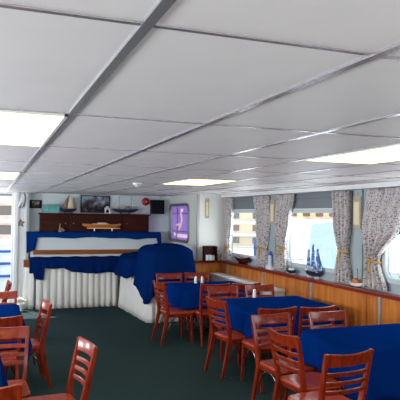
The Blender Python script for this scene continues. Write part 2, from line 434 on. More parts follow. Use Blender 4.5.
# ---------------------------------------------------------------- tables with cloths
def make_table(cx, cy, w, d, label):
    t = thing('dining_table', label, 'table', (cx, cy, 0), 0, 'dining tables')
    MB().box((-w / 2, -d / 2, .715), (w / 2, d / 2, .742), .006).build('tabletop', 'mahogany', t, False)
    MB().lathe([(.001, .70), (.16, .70), (.15, .685), (.045, .66), (.038, .4), (.045, .12), (.06, .09), (.001, .09)]).build('pedestal', 'black', t)
    b = MB()
    for k in range(4):
        a = PI / 4 + k * PI / 2; b.bar([(0, 0, .075), (.18 * math.cos(a), .18 * math.sin(a), .06), (  .30 * math.cos(a), .30 * math.sin(a), .018)], .05, .032, (-math.sin(a), math.cos(a), 0))
    b.build('base', 'black', t)
def make_cloth(cx, cy, w, d, z, drop, label, seed, group='blue tablecloths', cat='tablecloth', flare=.05, amp=.018, corner=.12, m='cloth', per=.34, dropf=None, name='tablecloth'):
    rnd = random.Random(seed); mb = MB(); bm = mb.bm
    R = .05; hw, hd = w / 2, d / 2; per_pts = []
    N = 160; tot = 2 * (w + d); path = []
    # walk the perimeter of a rounded rectangle
    rr = rrect(-hw, -hd, hw, hd, R, 8)
    segs = []; L = 0
    for i in range(len(rr)):
        a, b2 = Vector(rr[i]), Vector(rr[(i + 1) % len(rr)]); l = (b2 - a).length; segs.append((a, b2, L, l)); L += l
    for k in range(N):
        s = L * k / N
        for a, b2, s0, l in segs:
            if s0 <= s < s0 + l + 1e-9:
                p = a.lerp(b2, (s - s0) / l) if l > 0 else a; path.append((p, s)); break
    ph = [rnd.uniform(0, 6.28) for _ in range(4)]; nf = max(6, int(L / per))
    rows = []
    J = 9
    for j in range(J + 1):
        f = j / J; row = []
        for p, s in path:
            cnear = max(0, 1 - (Vector((abs(p.x) - hw, abs(p.y) - hd)).length) / .22)
            n = Vector((p.x, p.y))
            # outward normal of the rounded rectangle
            ex = max(abs(p.x) - (hw - R), 0) * (1 if p.x > 0 else -1); ey = max(abs(p.y) - (hd - R), 0) * (1 if p.y > 0 else -1)
            nv = Vector((ex, ey)); nv = nv.normalized() if nv.length > 1e-6 else Vector((0, 0))
            th = 2 * PI * s / L
            dr = drop + corner * cnear ** 1.5 + .012 * math.sin(3 * th + ph[0])
            for sx, sy, sr in SEATS:      # where a chair is pushed in, the cloth lies on its seat
                q = Vector((p.x + nv.x * .07 + cx - sx, p.y + nv.y * .07 + cy - sy)); q.rotate(Matrix.Rotation(-sr, 2))
                e = max(abs(q.x) - .23, q.y - .25, -.20 - q.y, 0)
                if e < .06: dr = min(dr, z - .466 + (dr - z + .466) * (e / .06) ** 2)
            wv = amp * f * (math.sin(nf * th + ph[1] + .6 * math.sin(2 * th + ph[2])) + .4 * math.sin((nf * 2 + 1) * th + ph[3]))
            o = .004 + flare * f * (1 + .9 * cnear) + wv
            if j == 0: o = -.006; zz = z
            elif j == 1: zz = z - .012
            else: zz = z - .012 - (dr - .012) * ((j - 1) / (J - 1))
            row.append(Vector((p.x + nv.x * o, p.y + nv.y * o, zz)))
        rows.append(row)
    inner = [Vector((p.x * .9, p.y * .9, z + .001)) for p, s in path]
    mid = [Vector((p.x * .45, p.y * .45, z + .001)) for p, s in path]
    vs = [[bm.verts.new(q) for q in r] for r in [mid, inner] + rows]
    for a, b2 in zip(vs, vs[1:]):
        for i in range(N):
            bm.faces.new((a[i], a[(i + 1) % N], b2[(i + 1) % N], b2[i]))
    bm.faces.new(vs[0])
    o = mb.build(name, m); o.location = (cx, cy, 0)
    so = o.modifiers.new('th', 'SOLIDIFY'); so.thickness = .003; so.offset = 1
    tag(o, label, cat, group)
    return o
TB = [(3.33, 8.46, 1.14, .84, 'table under the farthest of the right row of blue cloths', 'dark blue tablecloth on the farthest right-hand table'),
      (3.48, 6.47, 1.14, 1.06, 'table under the middle blue cloth in the right row', 'dark blue tablecloth on the middle right-hand table'),
      (3.48, 4.44, 1.18, .88, 'table under the nearest blue cloth in the right row', 'large dark blue tablecloth on the near right table, at the frame edge'),
      (-.22, 6.72, 1.16, 1.08, 'table under the blue cloth at the left edge, farther one', 'blue tablecloth at the left edge beyond the dark chair back'),
      (-.50, 4.38, 1.20, .94, 'table under the blue cloth seen through the pale chair slats', 'blue tablecloth seen through the slats of the left pale chair'),
      (-.50, 8.50, 1.10, 1.0, 'far left table under blue cloth below the doorway', 'far left blue tablecloth below the blue railings')]
for i, (cx, cy, w, d, la, lb) in enumerate(TB):
    make_table(cx, cy, w - .02, d - .02, la)
    make_cloth(cx, cy, w, d, .75, .41, lb, 10 + i)

# shakers
def shaker(x, y, label, m2='silver', cat='shaker'):
    t = thing('salt_shaker', label, cat, (x, y, .752), 0, 'table shakers')
    MB().lathe([(.001, 0), (.024, 0), (.026, .01), (.021, .07), (.020, .085), (.001, .085)], n=14).build('jar', 'white', t)
    MB().lathe([(.001, .083), (.022, .083), (.022, .100), (.014, .112), (.001, .114)], n=14).build('lid', m2, t)
shaker(3.18, 8.70, 'white shaker on the farthest right table, left of the two')
shaker(3.29, 8.70, 'white shaker on the farthest right table, right of the two')
shaker(3.40, 6.98, 'small white shaker on the middle right table')

# white ledge heater along the wainscot
t = thing('wall_heater', 'long low white heater casing against the wood panelling', 'heater', (4.19, 9.0, 0))
MB().box((-.13, -1.25, .10), (.10, 1.25, .70), .01).build('casing', 'skirt', t)
MB().box((-.15, -1.27, .70), (.105, 1.27, .745), .012).build('top_cover', 'skirt', t)
gb = MB()
for k in range(6): gb.box((-.137, -1.1, .2 + k * .07), (-.128, 1.1, .22 + k * .07))
gb.build('louvre', 'frame_grey', t, False)
for y in (-1.1, 1.1): MB().box((-.1, y - .03, 0), (.08, y + .03, .11)).build('foot', 'trim_white', t)

# ---------------------------------------------------------------- curtains
def curtain(rows, label, seed, tie, xc=4.368):
    """rows: (z, yleft, yright); the pleats run down the cloth"""
    rnd = random.Random(seed)
    t = thing('curtain', label, 'curtain', (xc, (rows[0][1] + rows[0][2]) / 2, 2.2), 0, 'patterned window curtains')
    oy = t.location.y; mb = MB(); N = 60; rings = []; ph = rnd.uniform(0, 6)
    zs = []
    for k in range(33):
        f = k / 32; z = rows[0][0] + (rows[-1][0] - rows[0][0]) * f
        for (za, la, ra), (zb, lb2, rb) in zip(rows, rows[1:]):
            if zb <= z <= za + 1e-9:
                q = (za - z) / (za - zb); q = q * q * (3 - 2 * q); l = la + (lb2 - la) * q; r = ra + (rb - ra) * q; break
        wdt = abs(r - l); amp = min(.042, .026 + .04 * (1 - min(1, wdt / .75)))
        if abs(z - tie) < .05: amp *= .6
        ring = []
        for i in range(N + 1):
            u = i / N; y = l + (r - l) * u
            ring.append(Vector((amp * math.sin(2 * PI * 4.5 * u + ph + .5 * math.sin(3 * u + f * 2)) + .004 * math.sin(9 * u + 7 * f), y - oy, z - 2.2)))
        rings.append(ring)
    mb.loft(rings, cap=False, closed=False)
    o = mb.build('drape', 'curtain', t); so = o.modifiers.new('th', 'SOLIDIFY'); so.thickness = .004
    for (z, l, r) in rows:
        if abs(z - tie) < .01:
            c0 = (l + r) / 2 - oy; w = abs(r - l) / 2 + .012
            pts = [(.040 * math.cos(a) - .0, c0 + w * math.sin(a), z - 2.2 + .02 * math.sin(a)) for a in [2 * PI * k / 20 for k in range(21)]]
            tb = MB().tube(pts, .014, 8).build('tie_band', 'gold', t)
            MB().tube([(-.045, c0, z - 2.2), (-.05, c0 + .02, z - 2.27), (-.045, c0 + .01, z - 2.34)], [.012, .010, .016], 8).build('tassel', 'gold', tb)
CT = 2.20
curtain([(CT, 10.30, 9.93), (1.75, 10.30, 9.98), (1.27, 10.28, 10.10), (1.0, 10.31, 9.93)], 'patterned curtain at the far left of the window wall', 1, 1.27)
curtain([(CT, 9.02, 8.48), (1.75, 8.94, 8.46), (1.32, 8.86, 8.56), (1.0, 8.92, 8.55)], 'patterned tied curtain on the right side of the farthest window', 2, 1.32)
curtain([(CT, 8.22, 7.58), (1.8, 8.22, 7.74), (1.37, 8.12, 7.88), (1.0, 8.22, 7.84)], 'patterned tied curtain left of the middle window, behind the blue-sailed ship', 3, 1.37)
curtain([(CT, 6.60, 6.17), (1.8, 6.56, 6.17), (1.42, 6.44, 6.25), (.995, 6.54, 6.16)], 'patterned tied curtain right of the middle window', 4, 1.42)
curtain([(CT, 5.84, 5.02), (1.75, 5.92, 5.25), (1.34, 5.84, 5.60), (.995, 5.88, 5.46)], 'patterned tied curtain left of the window cut by right edge', 5, 1.34)
cr = MB().tube([(4.372, 3, 2.212), (4.372, 10.3, 2.212)], .007, 8)
tag(cr.build('curtain_rail', 'silver'), 'thin metal curtain rail under the white ceiling strip', 'curtain rail')

# narrow plaques
def plaque(x, y, z0_, z1_, w, face, label):
    t = thing('wall_plaque', label, 'plaque', (x, y, z0_), 0, 'narrow wall plaques')
    h = z1_ - z0_
    if face == 'x':
        MB().box((-.016, -w / 2, 0), (0, w / 2, h), .004).build('board', 'plaque', t)
        MB().box((-.022, -w / 2 + .025, .05), (-.015, w / 2 - .025, h - .07), .002).build('inset', 'sail_cream', t)
        MB().tube([(-.014, 0, h - .02), (-.005, 0, h + .04)], .005, 6).build('hanger', 'silver', t)
    else:
        MB().box((-w / 2, -.016, 0), (w / 2, 0, h), .004).build('board', 'plaque', t)
        MB().box((-w / 2 + .02, -.022, .05), (w / 2 - .02, -.015, h - .07), .002).build('inset', 'sail_cream', t)
        MB().tube([(0, -.014, h - .02), (0, -.005, h + .04)], .005, 6).build('hanger', 'silver', t)
plaque(XU - .026, 6.07, 1.71, 2.12, .16, 'x', 'narrow yellowed plaque on the grey pilaster between the two nearer windows')
plaque(XU - .026, 8.36, 1.72, 2.12, .15, 'x', 'narrow yellowed plaque on the pilaster between the two farther windows')
plaque(4.0, YC - .001, 1.80, 2.18, .08, 'y', 'slim beige plaque on the warm-toned corner wall')

# ---------------------------------------------------------------- model ships and ledge ornaments
def hull(L, Wd, H, m, parent, name='hull', up=.35):
    rings = []
    for k in range(15):
        u = -1 + 2 * k / 14; w = Wd / 2 * (1 - abs(u) ** 2.6) + .002; sh = H * up * u * u
        rings.append([Vector((u * L / 2, w * math.sin(a), H * (0.5 - .5 * math.cos(a) if False else 0) + H * (1 - math.cos(a)) * 0 + (H + sh) * (1 - max(0, math.cos(a)) ** .7 * (1 - abs(u) ** 3 * .6)))) for a in [PI / 2 * v for v in (-1, -.7, -.35, 0, .35, .7, 1)]])
    mb = MB(); vs = [[mb.bm.verts.new(p) for p in r] for r in rings]
    for a, b2 in zip(vs, vs[1:]):
        for i in range(6): mb.bm.faces.new((a[i], a[i + 1], b2[i + 1], b2[i]))
        mb.bm.faces.new((a[6], a[0], b2[0], b2[6]))
    mb.bm.faces.new(vs[0]); mb.bm.faces.new(vs[-1])
    return mb.build(name, m, parent)
def sail(pts, bulge, m, parent, name='sail', n=6):
    """quad sail bulging in y; pts = bl, br, tr, tl as (x,z)"""
    rings = []
    for j in range(n + 1):
        v = j / n; row = []
        for i in range(n + 1):
            u = i / n
            x = (pts[0][0] * (1 - u) + pts[1][0] * u) * (1 - v) + (pts[3][0] * (1 - u) + pts[2][0] * u) * v
            z = (pts[0][1] * (1 - u) + pts[1][1] * u) * (1 - v) + (pts[3][1] * (1 - u) + pts[2][1] * u) * v
            row.append(Vector((x, bulge * math.sin(PI * u) * math.sin(PI * (v * .8 + .1)), z)))
        rings.append(row)
    o = MB().loft(rings, cap=False, closed=False).build(name, m, parent); so = o.modifiers.new('t', 'SOLIDIFY'); so.thickness = .003
    return o
def cradle(L, parent, m='mahogany', h=.03):
    MB().box((-L * .3, -.03, 0), (L * .3, .03, .008)).box((-L * .25, -.03, 0), (-L * .22, .03, h)).box((L * .22, -.03, 0), (L * .25, .03, h)).build('stand', m, parent, False)
LZ = .976
# blue sailed ship
t = thing('model_ship', 'model ship with blue and white sails on the ledge before the middle window', 'model ship', (4.36, 7.06, LZ), PI / 2, 'model ships on the window ledge')
cradle(.4, t, 'white', .035)
h = hull(.44, .085, .075, 'hull_navy', t); h.location.z = .03
MB().box((-.16, -.036, .100), (.15, .036, .108), .003).box((.10, -.034, .105), (.17, .034, .13), .004).build('deck', 'hull_white', t)
for x, hh in ((-.12, .44), (0, .50), (.12, .42)):
    MB().tube([(x, 0, .09), (x, 0, hh)], .004, 6).build('mast', 'brace', t)
    for k in range(3):
        z0_ = .13 + k * (hh - .14) / 3; w = .062 - .012 * k
        sail([(x - w, z0_), (x + w, z0_), (x + w * .8, z0_ + (hh - .16) / 3), (x - w * .8, z0_ + (hh - .16) / 3)], -.03, 'sail_blue', t)
sail([(-.27, .13), (-.14, .12), (-.13, .40), (-.135, .40)], -.02, 'sail_blue', t, 'jib')
# small blue hull boat left of it
t = thing('model_boat', 'small dark-hulled model boat at the foot of the curtain left of the blue ship', 'model boat', (4.335, 7.64, LZ), PI / 2, 'model ships on the window ledge')
cradle(.22, t, 'hull_white', .02); h = hull(.28, .06, .05, 'hull_navy', t); h.location.z = .015
MB().box((-.06, -.02, .06), (.05, .02, .09), .004).build('cabin', 'hull_white', t)
MB().tube([(0, 0, .08), (0, 0, .20)], .004, 6).build('mast', 'brace', t)
# wooden bowl boat under farthest window
t = thing('rowing_boat_model', 'dark wooden model rowing boat below the farthest window', 'model boat', (4.35, 9.45, LZ), PI / 2, 'model ships on the window ledge')
cradle(.4, t, 'mahogany', .03); h = hull(.62, .09, .09, 'mahogany', t, up=.5); h.location.z = .02
MB().box((-.12, -.035, .10), (-.08, .035, .106)).box((.06, -.035, .10), (.10, .035, .106)).build('thwart', 'hull_varnish', t, False)
MB().tube([(-.2, .0, .11), (.0, .02, .15), (.15, 0, .16)], .006, 6).build('oar', 'hull_varnish', t)
# white small boat between nearer curtains
t = thing('model_yacht', 'small white model boat with brown cabin between the two nearer curtains', 'model boat', (4.335, 6.02, LZ), PI / 2, 'model ships on the window ledge')
cradle(.2, t, 'mahogany', .02); h = hull(.27, .07, .045, 'hull_white', t); h.location.z = .012
MB().box((-.07, -.022, .055), (.05, .022, .10), .006).box((-.02, -.018, .10), (.03, .018, .12), .004).build('cabin', 'hull_varnish', t)
MB().tube([(-.03, 0, .08), (-.03, 0, .24)], .0035, 6).build('mast', 'brace', t)
# pale ornament beside third curtain
t = thing('lighthouse_model', 'small pale blue and white model ornament between the two farther curtains', 'ornament', (4.35, 8.36, LZ))
MB().box((-.03, -.10, 0), (.03, .10, .07), .008).build('base', 'hull_white', t)
MB().lathe([(.001, .07), (.04, .07), (.030, .20), (.028, .24), (.001, .24)], n=16).build('tower', 'tarp', t)
MB().lathe([(.001, .24), (.035, .24), (.034, .255), (.02, .26), (.02, .29), (.001, .315)], n=16).build('lantern', 'blue_rail', t)

# dark box with books on the corner rail
t = thing('book_box', 'dark wooden box holding pale books, on the rail in the warm-toned corner', 'book box', (4.05, 10.34, .976))
MB().box((-.13, -.115, 0), (.13, .02, .012)).box((-.13, -.115, 0), (-.115, .015, .28)).box((.115, -.115, 0), (.13, .015, .28)).box((-.13, .0, 0), (.13, .015, .29)).box((-.13, -.115, .27), (.13, .015, .285)).build('case', 'mahogany', t, False)
for k, (w, hh, mm_) in enumerate(((.05, .10, 'white'), (.06, .10, 'tarp'), (.05, .09, 'plaque'))):
    x = -.10 + k * .065
    o = tag(MB().box((x, -.095, .013), (x + w, -.01, .013 + hh), .003).build('book', mm_, None, loc=(0, 0, 0)), ['white book at left in the dark corner box', 'pale blue book in the middle of the dark corner box', 'tan book at right in the dark corner box'][k], 'book', 'books in the dark corner box')
    o.location = (4.05, 10.34, .976)
t = thing('woven_basket', 'brown round basket beside the dark box on the corner ledge', 'basket', (4.25, 10.32, .986))
MB().lathe([(.001, 0), (.035, 0), (.05, .06), (.055, .12), (.050, .125), (.045, .06), (.001, .02)], n=18).build('body', 'bronze', t)
MB().tube([(.0, .05 * math.cos(a), .12 + .07 * math.sin(a)) for a in [PI * k / 10 for k in range(11)]], .005, 6).build('handle', 'brace', t)

# ---------------------------------------------------------------- buffet at the back wall
def skirt(path, z1_, z0_, label, seed, amp=.036, wl=.125, flare=.03, name='table_skirt'):
    """pleated skirt along an open floor path of (x,y), outward = right-hand side"""
    P = [Vector(p) for p in path]; L = sum((b2 - a).length for a, b2 in zip(P, P[1:])); rnd = random.Random(seed)
    N = int(L / .011); pts = []
    for k in range(N + 1):
        s = L * k / N; acc = 0
        for a, b2 in zip(P, P[1:]):
            l = (b2 - a).length
            if s <= acc + l + 1e-6:
                d = (b2 - a).normalized(); pts.append((a + d * (s - acc), Vector((d.y, -d.x)), s)); break
            acc += l
    rings = []
    for j in range(9):
        f = j / 8; row = []
        for p, n, s in pts:
            a = 2 * PI * s / wl + 1.4 * math.sin(s * 3.1 + seed)
            o = amp * (.35 + .65 * f) * (abs(math.sin(a / 2)) * 1.5 - .6 + .25 * math.sin(a * .37)) + flare * f + .03
            q = p + n * o; row.append(Vector((q.x, q.y, z1_ + (z0_ - z1_) * f)))
        rings.append(row)
    o = MB().loft(rings, cap=False, closed=False).build(name, 'skirt'); so = o.modifiers.new('t', 'SOLIDIFY'); so.thickness = .004
    return tag(o, label, 'table skirt', 'white pleated table skirts')
# lower buffet table
t = thing('buffet_table', 'long buffet table behind the white pleated skirt at the back wall', 'table', (1.75, 11.62, 0))
MB().box((-.88, -.2, .90), (.95, .11, .945), .006).build('tabletop', 'wood_orange', t)
for sx in (-.82, .9):
    for sy in (-.15, .08): MB().bar([(sx, sy, 0), (sx, sy, .90)], .05, .05).build('leg', 'wood_orange', t)
skirt([(.90, 11.42), (2.50, 11.42)], .93, .012, 'white pleated skirt hanging along the front of the back buffet', 3)
skirt([(.70, 11.62), (.88, 11.42)], .80, .012, 'short white pleated skirt at the left end of the back buffet, catching sun', 5)
# slanted wooden side board at the left end
sd = MB().bar([(.69, 11.72, 0), (.73, 11.72, .45), (.76, 11.72, .93)], [.05, .10, .16], .03)
tag(sd.build('side_board', 'wood_orange'), 'slanted brown side board at the left end of the back buffet', 'board')

def swag(x0_, x1_, y, z1_, z0f, label, m, seed, depth=.3, name='blue_drape'):
    """cloth lying on a flat top of the given depth and hanging over the front edge to z0f(x)"""
    rnd = random.Random(seed); N = 90; rings = []
    xs = [x0_ + (x1_ - x0_) * k / N for k in range(N + 1)]
    prof = [(depth, 0), (depth * .5, 0), (.015, 0), (.002, -.004), (-.006, -.018)]
    for dy, dz in prof:
        rings.append([Vector((x, y + dy, z1_ + dz + .006 * math.sin(x * 17 + dy * 30))) for x in xs])
    for j in range(1, 8):
        f = j / 7; row = []
        for x in xs:
            zb = z0f(x); w = .014 * f * math.sin(x * 31 + 2 * math.sin(x * 5 + seed)) + .010 * math.sin(9 * f + x * 12) * f
            row.append(Vector((x + .01 * math.sin(x * 20) * f, y - .010 - .018 * f - w - .006, z1_ - .018 + (zb - z1_ + .018) * f)))
        rings.append(row)
    o = MB().loft(rings, cap=False, closed=False).build(name, m); so = o.modifiers.new('t', 'SOLIDIFY'); so.thickness = .006
    return tag(o, label, 'cloth', 'blue cloths draped on the buffet')
def low(x):
    if x < .86: return .70 + .2 * abs(x - .80)
    if x < 1.03: return .56 + .25 * (1.03 - x)
    return .80 - .10 * min(1, max(0, (x - 1.4) * 6)) + .015 * math.sin(x * 9) - (.02 if x > 2.0 else 0)
swag(.76, 2.66, 11.335, .99, low, 'blue cloth covering the lower buffet tier above the white skirt', 'cloth_dark', 1, .36)
# counter with white front and wooden edge
t = thing('serving_counter', 'white-fronted raised counter with a wooden edge behind the buffet', 'counter', (2.1, 11.98, 0))
MB().box((-1.28, -.20, 0), (1.36, .20, 1.46), .004).build('body', 'wall_white', t, False)
MB().box((-1.24, -.235, 1.03), (1.0, -.195, 1.12), .006).build('wooden_edge', 'wood_orange', t)
def upl(x):
    if x < .93: return 1.06 + .4 * max(0, x - .72)
    return 1.365 + .012 * math.sin(x * 7) - (.05 * math.exp(-((x - 2.95) / .18) ** 2)) - (.14 if x > 3.40 else 0)
swag(.72, 3.49, 11.765, 1.475, upl, 'bright blue cloth draped on the upper counter, left end hanging low', 'cloth_bright', 2, .14)
# hutch
t = thing('back_cabinet', 'dark mahogany cabinet standing on the counter against the back wall', 'cabinet', (2.10, 12.04, 1.475))
MB().box((-1.10, -.10, 0), (1.17, .13, .36), .005).build('body', 'mahogany', t)
MB().box((-1.13, -.13, .355), (1.20, .14, .385), .006).build('top', 'mahogany', t)
for k in range(4):
    x = -1.06 + k * .56; dr_ = MB().box((x, -.112, .03), (x + .52, -.098, .33), .006).build('door', 'mahogany', t)
    MB().lathe([(.001, -.112), (.006, -.112), (.006, -.122), (.012, -.128), (.010, -.134), (.001, -.135)], (x + (.46 if k % 2 == 0 else .06), 0, .18), 12, 'y').build('knob', 'bronze', dr_)
HT = 1.862
# varnished model boat on the counter cloth
t = thing('model_motorboat', 'long varnished wooden model boat on two pegs before the dark cabinet', 'model boat', (2.23, 11.85, 1.484))
MB().lathe([(.001, 0), (.03, 0), (.012, .02), (.010, .10), (.001, .10)], (-.15, 0, 0), 12).lathe([(.001, 0), (.03, 0), (.012, .02), (.010, .10), (.001, .10)], (.22, 0, 0), 12).build('stand', 'silver', t)
h = hull(.80, .10, .085, 'hull_varnish', t, up=.15); h.location = (0, 0, .07)
MB().box((-.30, -.052, .066), (.38, .052, .082), .006).build('lower_strake', 'sail_cream', t)
MB().box((-.20, -.03, .14), (.15, .03, .17), .008).box((-.08, -.025, .168), (.10, .025, .19), .006).build('cabin', 'sail_cream', t)
t = thing('bird_figurine', 'small pale bird figurine on the blue counter cloth', 'figurine', (1.40, 11.84, 1.481))
MB().tube([(-.05, 0, .02), (-.01, 0, .05), (.03, 0, .05), (.07, 0, .02)], [.012, .035, .035, .012], 12).tube([(-.01, 0, .06), (-.03, 0, .11), (-.01, 0, .155), (-.045, 0, .16)], [.022, .014, .016, .005], 10).build('body', 'bronze', t)
MB().lathe([(.001, 0), (.05, 0), (.045, .015), (.001, .015)], n=14).build('base', 'silver', t)

# items on top of the cabinet
t = thing('display_box', 'teal glassy box on the left end of the dark cabinet', 'display box', (1.20, 12.02, HT))
MB().box((-.16, -.07, .0), (.16, .07, .15), .004).build('body', 'teal', t)
MB().box((-.17, -.08, .148), (.17, .08, .162), .004).box((-.17, -.08, 0), (.17, .08, .012), .003).box((-.17, -.08, 0), (-.155, -.065, .155)).box((.155, -.08, 0), (.17, -.065, .155)).box((-.06, -.075, 0), (-.05, -.068, .15)).box((.06, -.075, 0), (.07, -.068, .15)).build('frame', 'frame_grey', t, False)
t = thing('sailing_boat_model', 'model sailing boat with brown and cream sails on the cabinet', 'model ship', (1.56, 12.02, HT), 0, 'model ships on the cabinet')
cradle(.3, t); h = hull(.34, .08, .07, 'hull_navy', t); h.location.z = .02
MB().tube([(-.02, 0, .07), (.02, 0, .385)], .005, 6).build('mast', 'brace', t)
sail([(-.02, .10), (.11, .10), (.10, .30), (.02, .37)], -.03, 'sail_cream', t)
sail([(-.13, .10), (-.02, .10), (.01, .385), (-.06, .27)], -.02, 'sail_brown', t)
sail([(.10, .10), (.17, .09), (.12, .33), (.10, .32)], -.01, 'sail_brown', t, 'jib')
t = thing('two_masted_model_ship', 'dark two-masted model ship at the right end of the cabinet', 'model ship', (2.76, 12.02, HT), 0, 'model ships on the cabinet')
cradle(.4, t); h = hull(.56, .09, .075, 'hull_navy', t, up=.25); h.location.z = .025
for x in (-.13, .13):
    MB().tube([(x, 0, .08), (x, 0, .385)], .004, 6).build('mast', 'brace', t)
MB().tube([(-.13, 0, .37), (-.27, 0, .12)], .002, 5).tube([(.13, 0, .37), (.27, 0, .12)], .002, 5).tube([(-.13, 0, .37), (.13, 0, .37)], .002, 5).build('rigging', 'brace', t)
MB().tube([(-.02, 0, .10), (.03, 0, .14), (.09, 0, .15), (.14, 0, .11)], [.01, .03, .03, .01], 10).build('furled_sail', 'bronze', t)
t = thing('mantel_clock', 'small grey clock in front of the harbour picture', 'clock', (2.37, 11.99, HT))
MB().box((-.06, -.03, 0), (.06, .03, .13), .012).build('case', 'silver', t)
MB().lathe([(.001, -.034), (.036, -.034), (.036, -.028), (.001, -.028)], (0, 0, .055), 20, 'y').build('dial', 'black', t)
MB().box((-.03, -.02, .128), (.03, .02, .16), .008).build('handle', 'silver', t)
# pictures
t = thing('harbour_picture', 'large dark harbour picture on the back wall above the cabinet', 'picture', (2.15, 12.195, 2.08))
MB().box((-.315, -.025, -.20), (.315, 0, .17), .004).build('frame', 'black', t)
MB().box((-.295, -.029, -.18), (.295, -.024, .15)).build('print', 'harbour', t, False)
t = thing('small_photo', 'small framed group photograph on the wall left of the teal box', 'picture', (.915, 12.195, 2.04))
MB().box((-.125, -.018, -.085), (.125, 0, .085), .004).build('frame', 'black', t)
MB().box((-.07, -.021, -.06), (.08, -.016, .06)).build('print', 'portrait', t, False)
# red bell on the wall
t = thing('alarm_bell', 'round red alarm bell on the back wall', 'bell', (3.25, 12.195, 2.14))
MB().lathe([(.001, 0), (.04, 0), (.04, -.03), (.001, -.03)], n=20, axis='y').build('mount', 'white', t)
MB().lathe([(.085, -.028), (.088, -.035), (.075, -.06), (.045, -.078), (.015, -.085), (.001, -.086)], n=28, axis='y').build('dome', 'red', t)
MB().lathe([(.001, -.084), (.018, -.084), (.015, -.095), (.001, -.096)], n=14, axis='y').build('centre_screw', 'silver', t)
# speaker
t = thing('wall_speaker', 'black box loudspeaker hanging in the corner by the purple window', 'speaker', (3.50, 12.12, 1.87))
MB().box((-.145, -.09, 0), (.145, .06, .31), .012).build('cabinet', 'black', t)
MB().box((-.13, -.098, .015), (.13, -.088, .295), .004).build('grille', 'grille', t)
MB().tube([(.04, .0, .30), (.10, .03, .36), (.12, .07, .385)], .009, 8).build('bracket', 'silver', t)
# ornaments on the column
t = thing('dolphin_ornament', 'curved white and grey fish-shaped ornament high on the white column', 'wall ornament', (.63, 11.945, 1.97))
rings = []
for k in range(11):
    f = k / 10; a = -.2 + 1.9 * f; cx = -.045 + .09 * math.sin(a * 1.1); z = .33 * f; w = .045 * math.sin(PI * min(1, f * .92 + .06)) ** .6 + .004
    rings.append([Vector((cx + w * math.cos(q), -.02 + .03 * math.sin(q), z)) for q in [2 * PI * i / 12 for i in range(12)]])
MB().loft(rings).build('body', 'white', t)
MB().tube([(.005 + .045 * math.sin(PI * f), -.045, .33 * f) for f in [k / 10 for k in range(11)]], [.012, .02, .024, .026, .026, .026, .026, .024, .022, .02, .012], 8).build('back', 'frame_grey', t)
MB().tube([(-.07, -.02, .01), (.0, -.02, .0), (.05, -.02, .03)], [.008, .016, .01], 8).build('tail', 'frame_grey', t)
t = thing('starfish_ornament', 'brown star-shaped ornament on the white column', 'wall ornament', (.62, 11.949, 1.65))
st = MB(); ring_f = []; ring_b = []
for k in range(10):
    a = PI / 2 + k * PI / 5; r = .10 if k % 2 == 0 else .045; ring_b.append(Vector((r * math.cos(a), 0, r * math.sin(a)))); ring_f.append(Vector((r * .45 * math.cos(a), -.028, r * .45 * math.sin(a))))
st.loft([ring_b, ring_f]); st.build('body', 'bronze', t, False)

# ---------------------------------------------------------------- second buffet with covered dishes
t = thing('side_buffet_table', 'buffet table under the large blue cover, running toward the camera', 'table', (3.0, 10.20, 0))
MB().box((-.38, -.76, .80), (.38, 1.05, .84), .006).build('tabletop', 'wood_orange', t)
for sx in (-.32, .32):
    for sy in (-.66, .95): MB().bar([(sx, sy, 0), (sx, sy, .8)], .05, .05).build('leg', 'wood_orange', t)
skirt([(2.56, 11.25), (2.65, 9.48), (3.36, 9.48)], .80, .012, 'white skirt round the side buffet, long pleats beneath the blue cover', 8, amp=.024, wl=.17, flare=.04)
# big draped cover over a tall chafing rack (shape of the lump)
def lump(cx, cy, rx, ry, ztop, zedge, hem, label, seed, m='cloth_dark', ex=3.0):
    rings = []; N = 96; rnd = random.Random(seed)
    def se(a, e): c_, s_ = math.cos(a), math.sin(a); return (math.copysign(abs(c_) ** (2 / e), c_), math.copysign(abs(s_) ** (2 / e), s_))
    for j in range(8):
        f = .05 + .95 * j / 7; row = []
        for k in range(N):
            a = 2 * PI * k / N; ux, uy = se(a, ex); z = ztop - (ztop - zedge) * f ** 4.2 + .008 * math.sin(3 * a + j)
            row.append(Vector((rx * f * ux, ry * f * uy, z)))
        rings.append(row)
    for j in range(1, 10):
        f = j / 9; row = []
        for k in range(N):
            a = 2 * PI * k / N; ux, uy = se(a, ex * (1 + .8 * f)); hz = hem(ux, uy)
            w = 1 + .10 * f + (.035 * math.sin(11 * a + 2 * math.sin(2 * a + seed)) + .012 * math.sin(23 * a)) * f
            row.append(Vector((rx * w * ux, ry * w * uy, zedge + (hz - zedge) * f)))
        rings.append(row)
    mb = MB(); vs = [[mb.bm.verts.new(p) for p in r] for r in rings]
    mb.bm.faces.new(vs[0])
    for a, b2 in zip(vs, vs[1:]):
        for i in range(N): mb.bm.faces.new((a[i], a[(i + 1) % N], b2[(i + 1) % N], b2[i]))
    o = mb.build('buffet_cover', m); o.location = (cx, cy, 0); so = o.modifiers.new('t', 'SOLIDIFY'); so.thickness = .005
    return tag(o, label, 'cloth', 'blue cloths draped on the buffet')
def hem1(ux, uy):
    v = .60
    v -= .28 * math.exp(-((ux + .93) / .30) ** 2 - ((uy + .93) / .55) ** 2)
    v -= .12 * math.exp(-((ux - .93) / .3) ** 2)
    return v
lump(3.00, 9.82, .47, .47, 1.335, 1.22, hem1, 'big rounded blue cover over dishes on the side buffet', 4, ex=2.6)
lump(2.80, 10.80, .40, .50, 1.12, 1.02, lambda ux, uy: .78 - .10 * math.exp(-((ux + 1) / .4) ** 2) + .02 * math.sin(9 * uy), 'lower blue cover between the big cover and the back buffet', 6, ex=2.6)
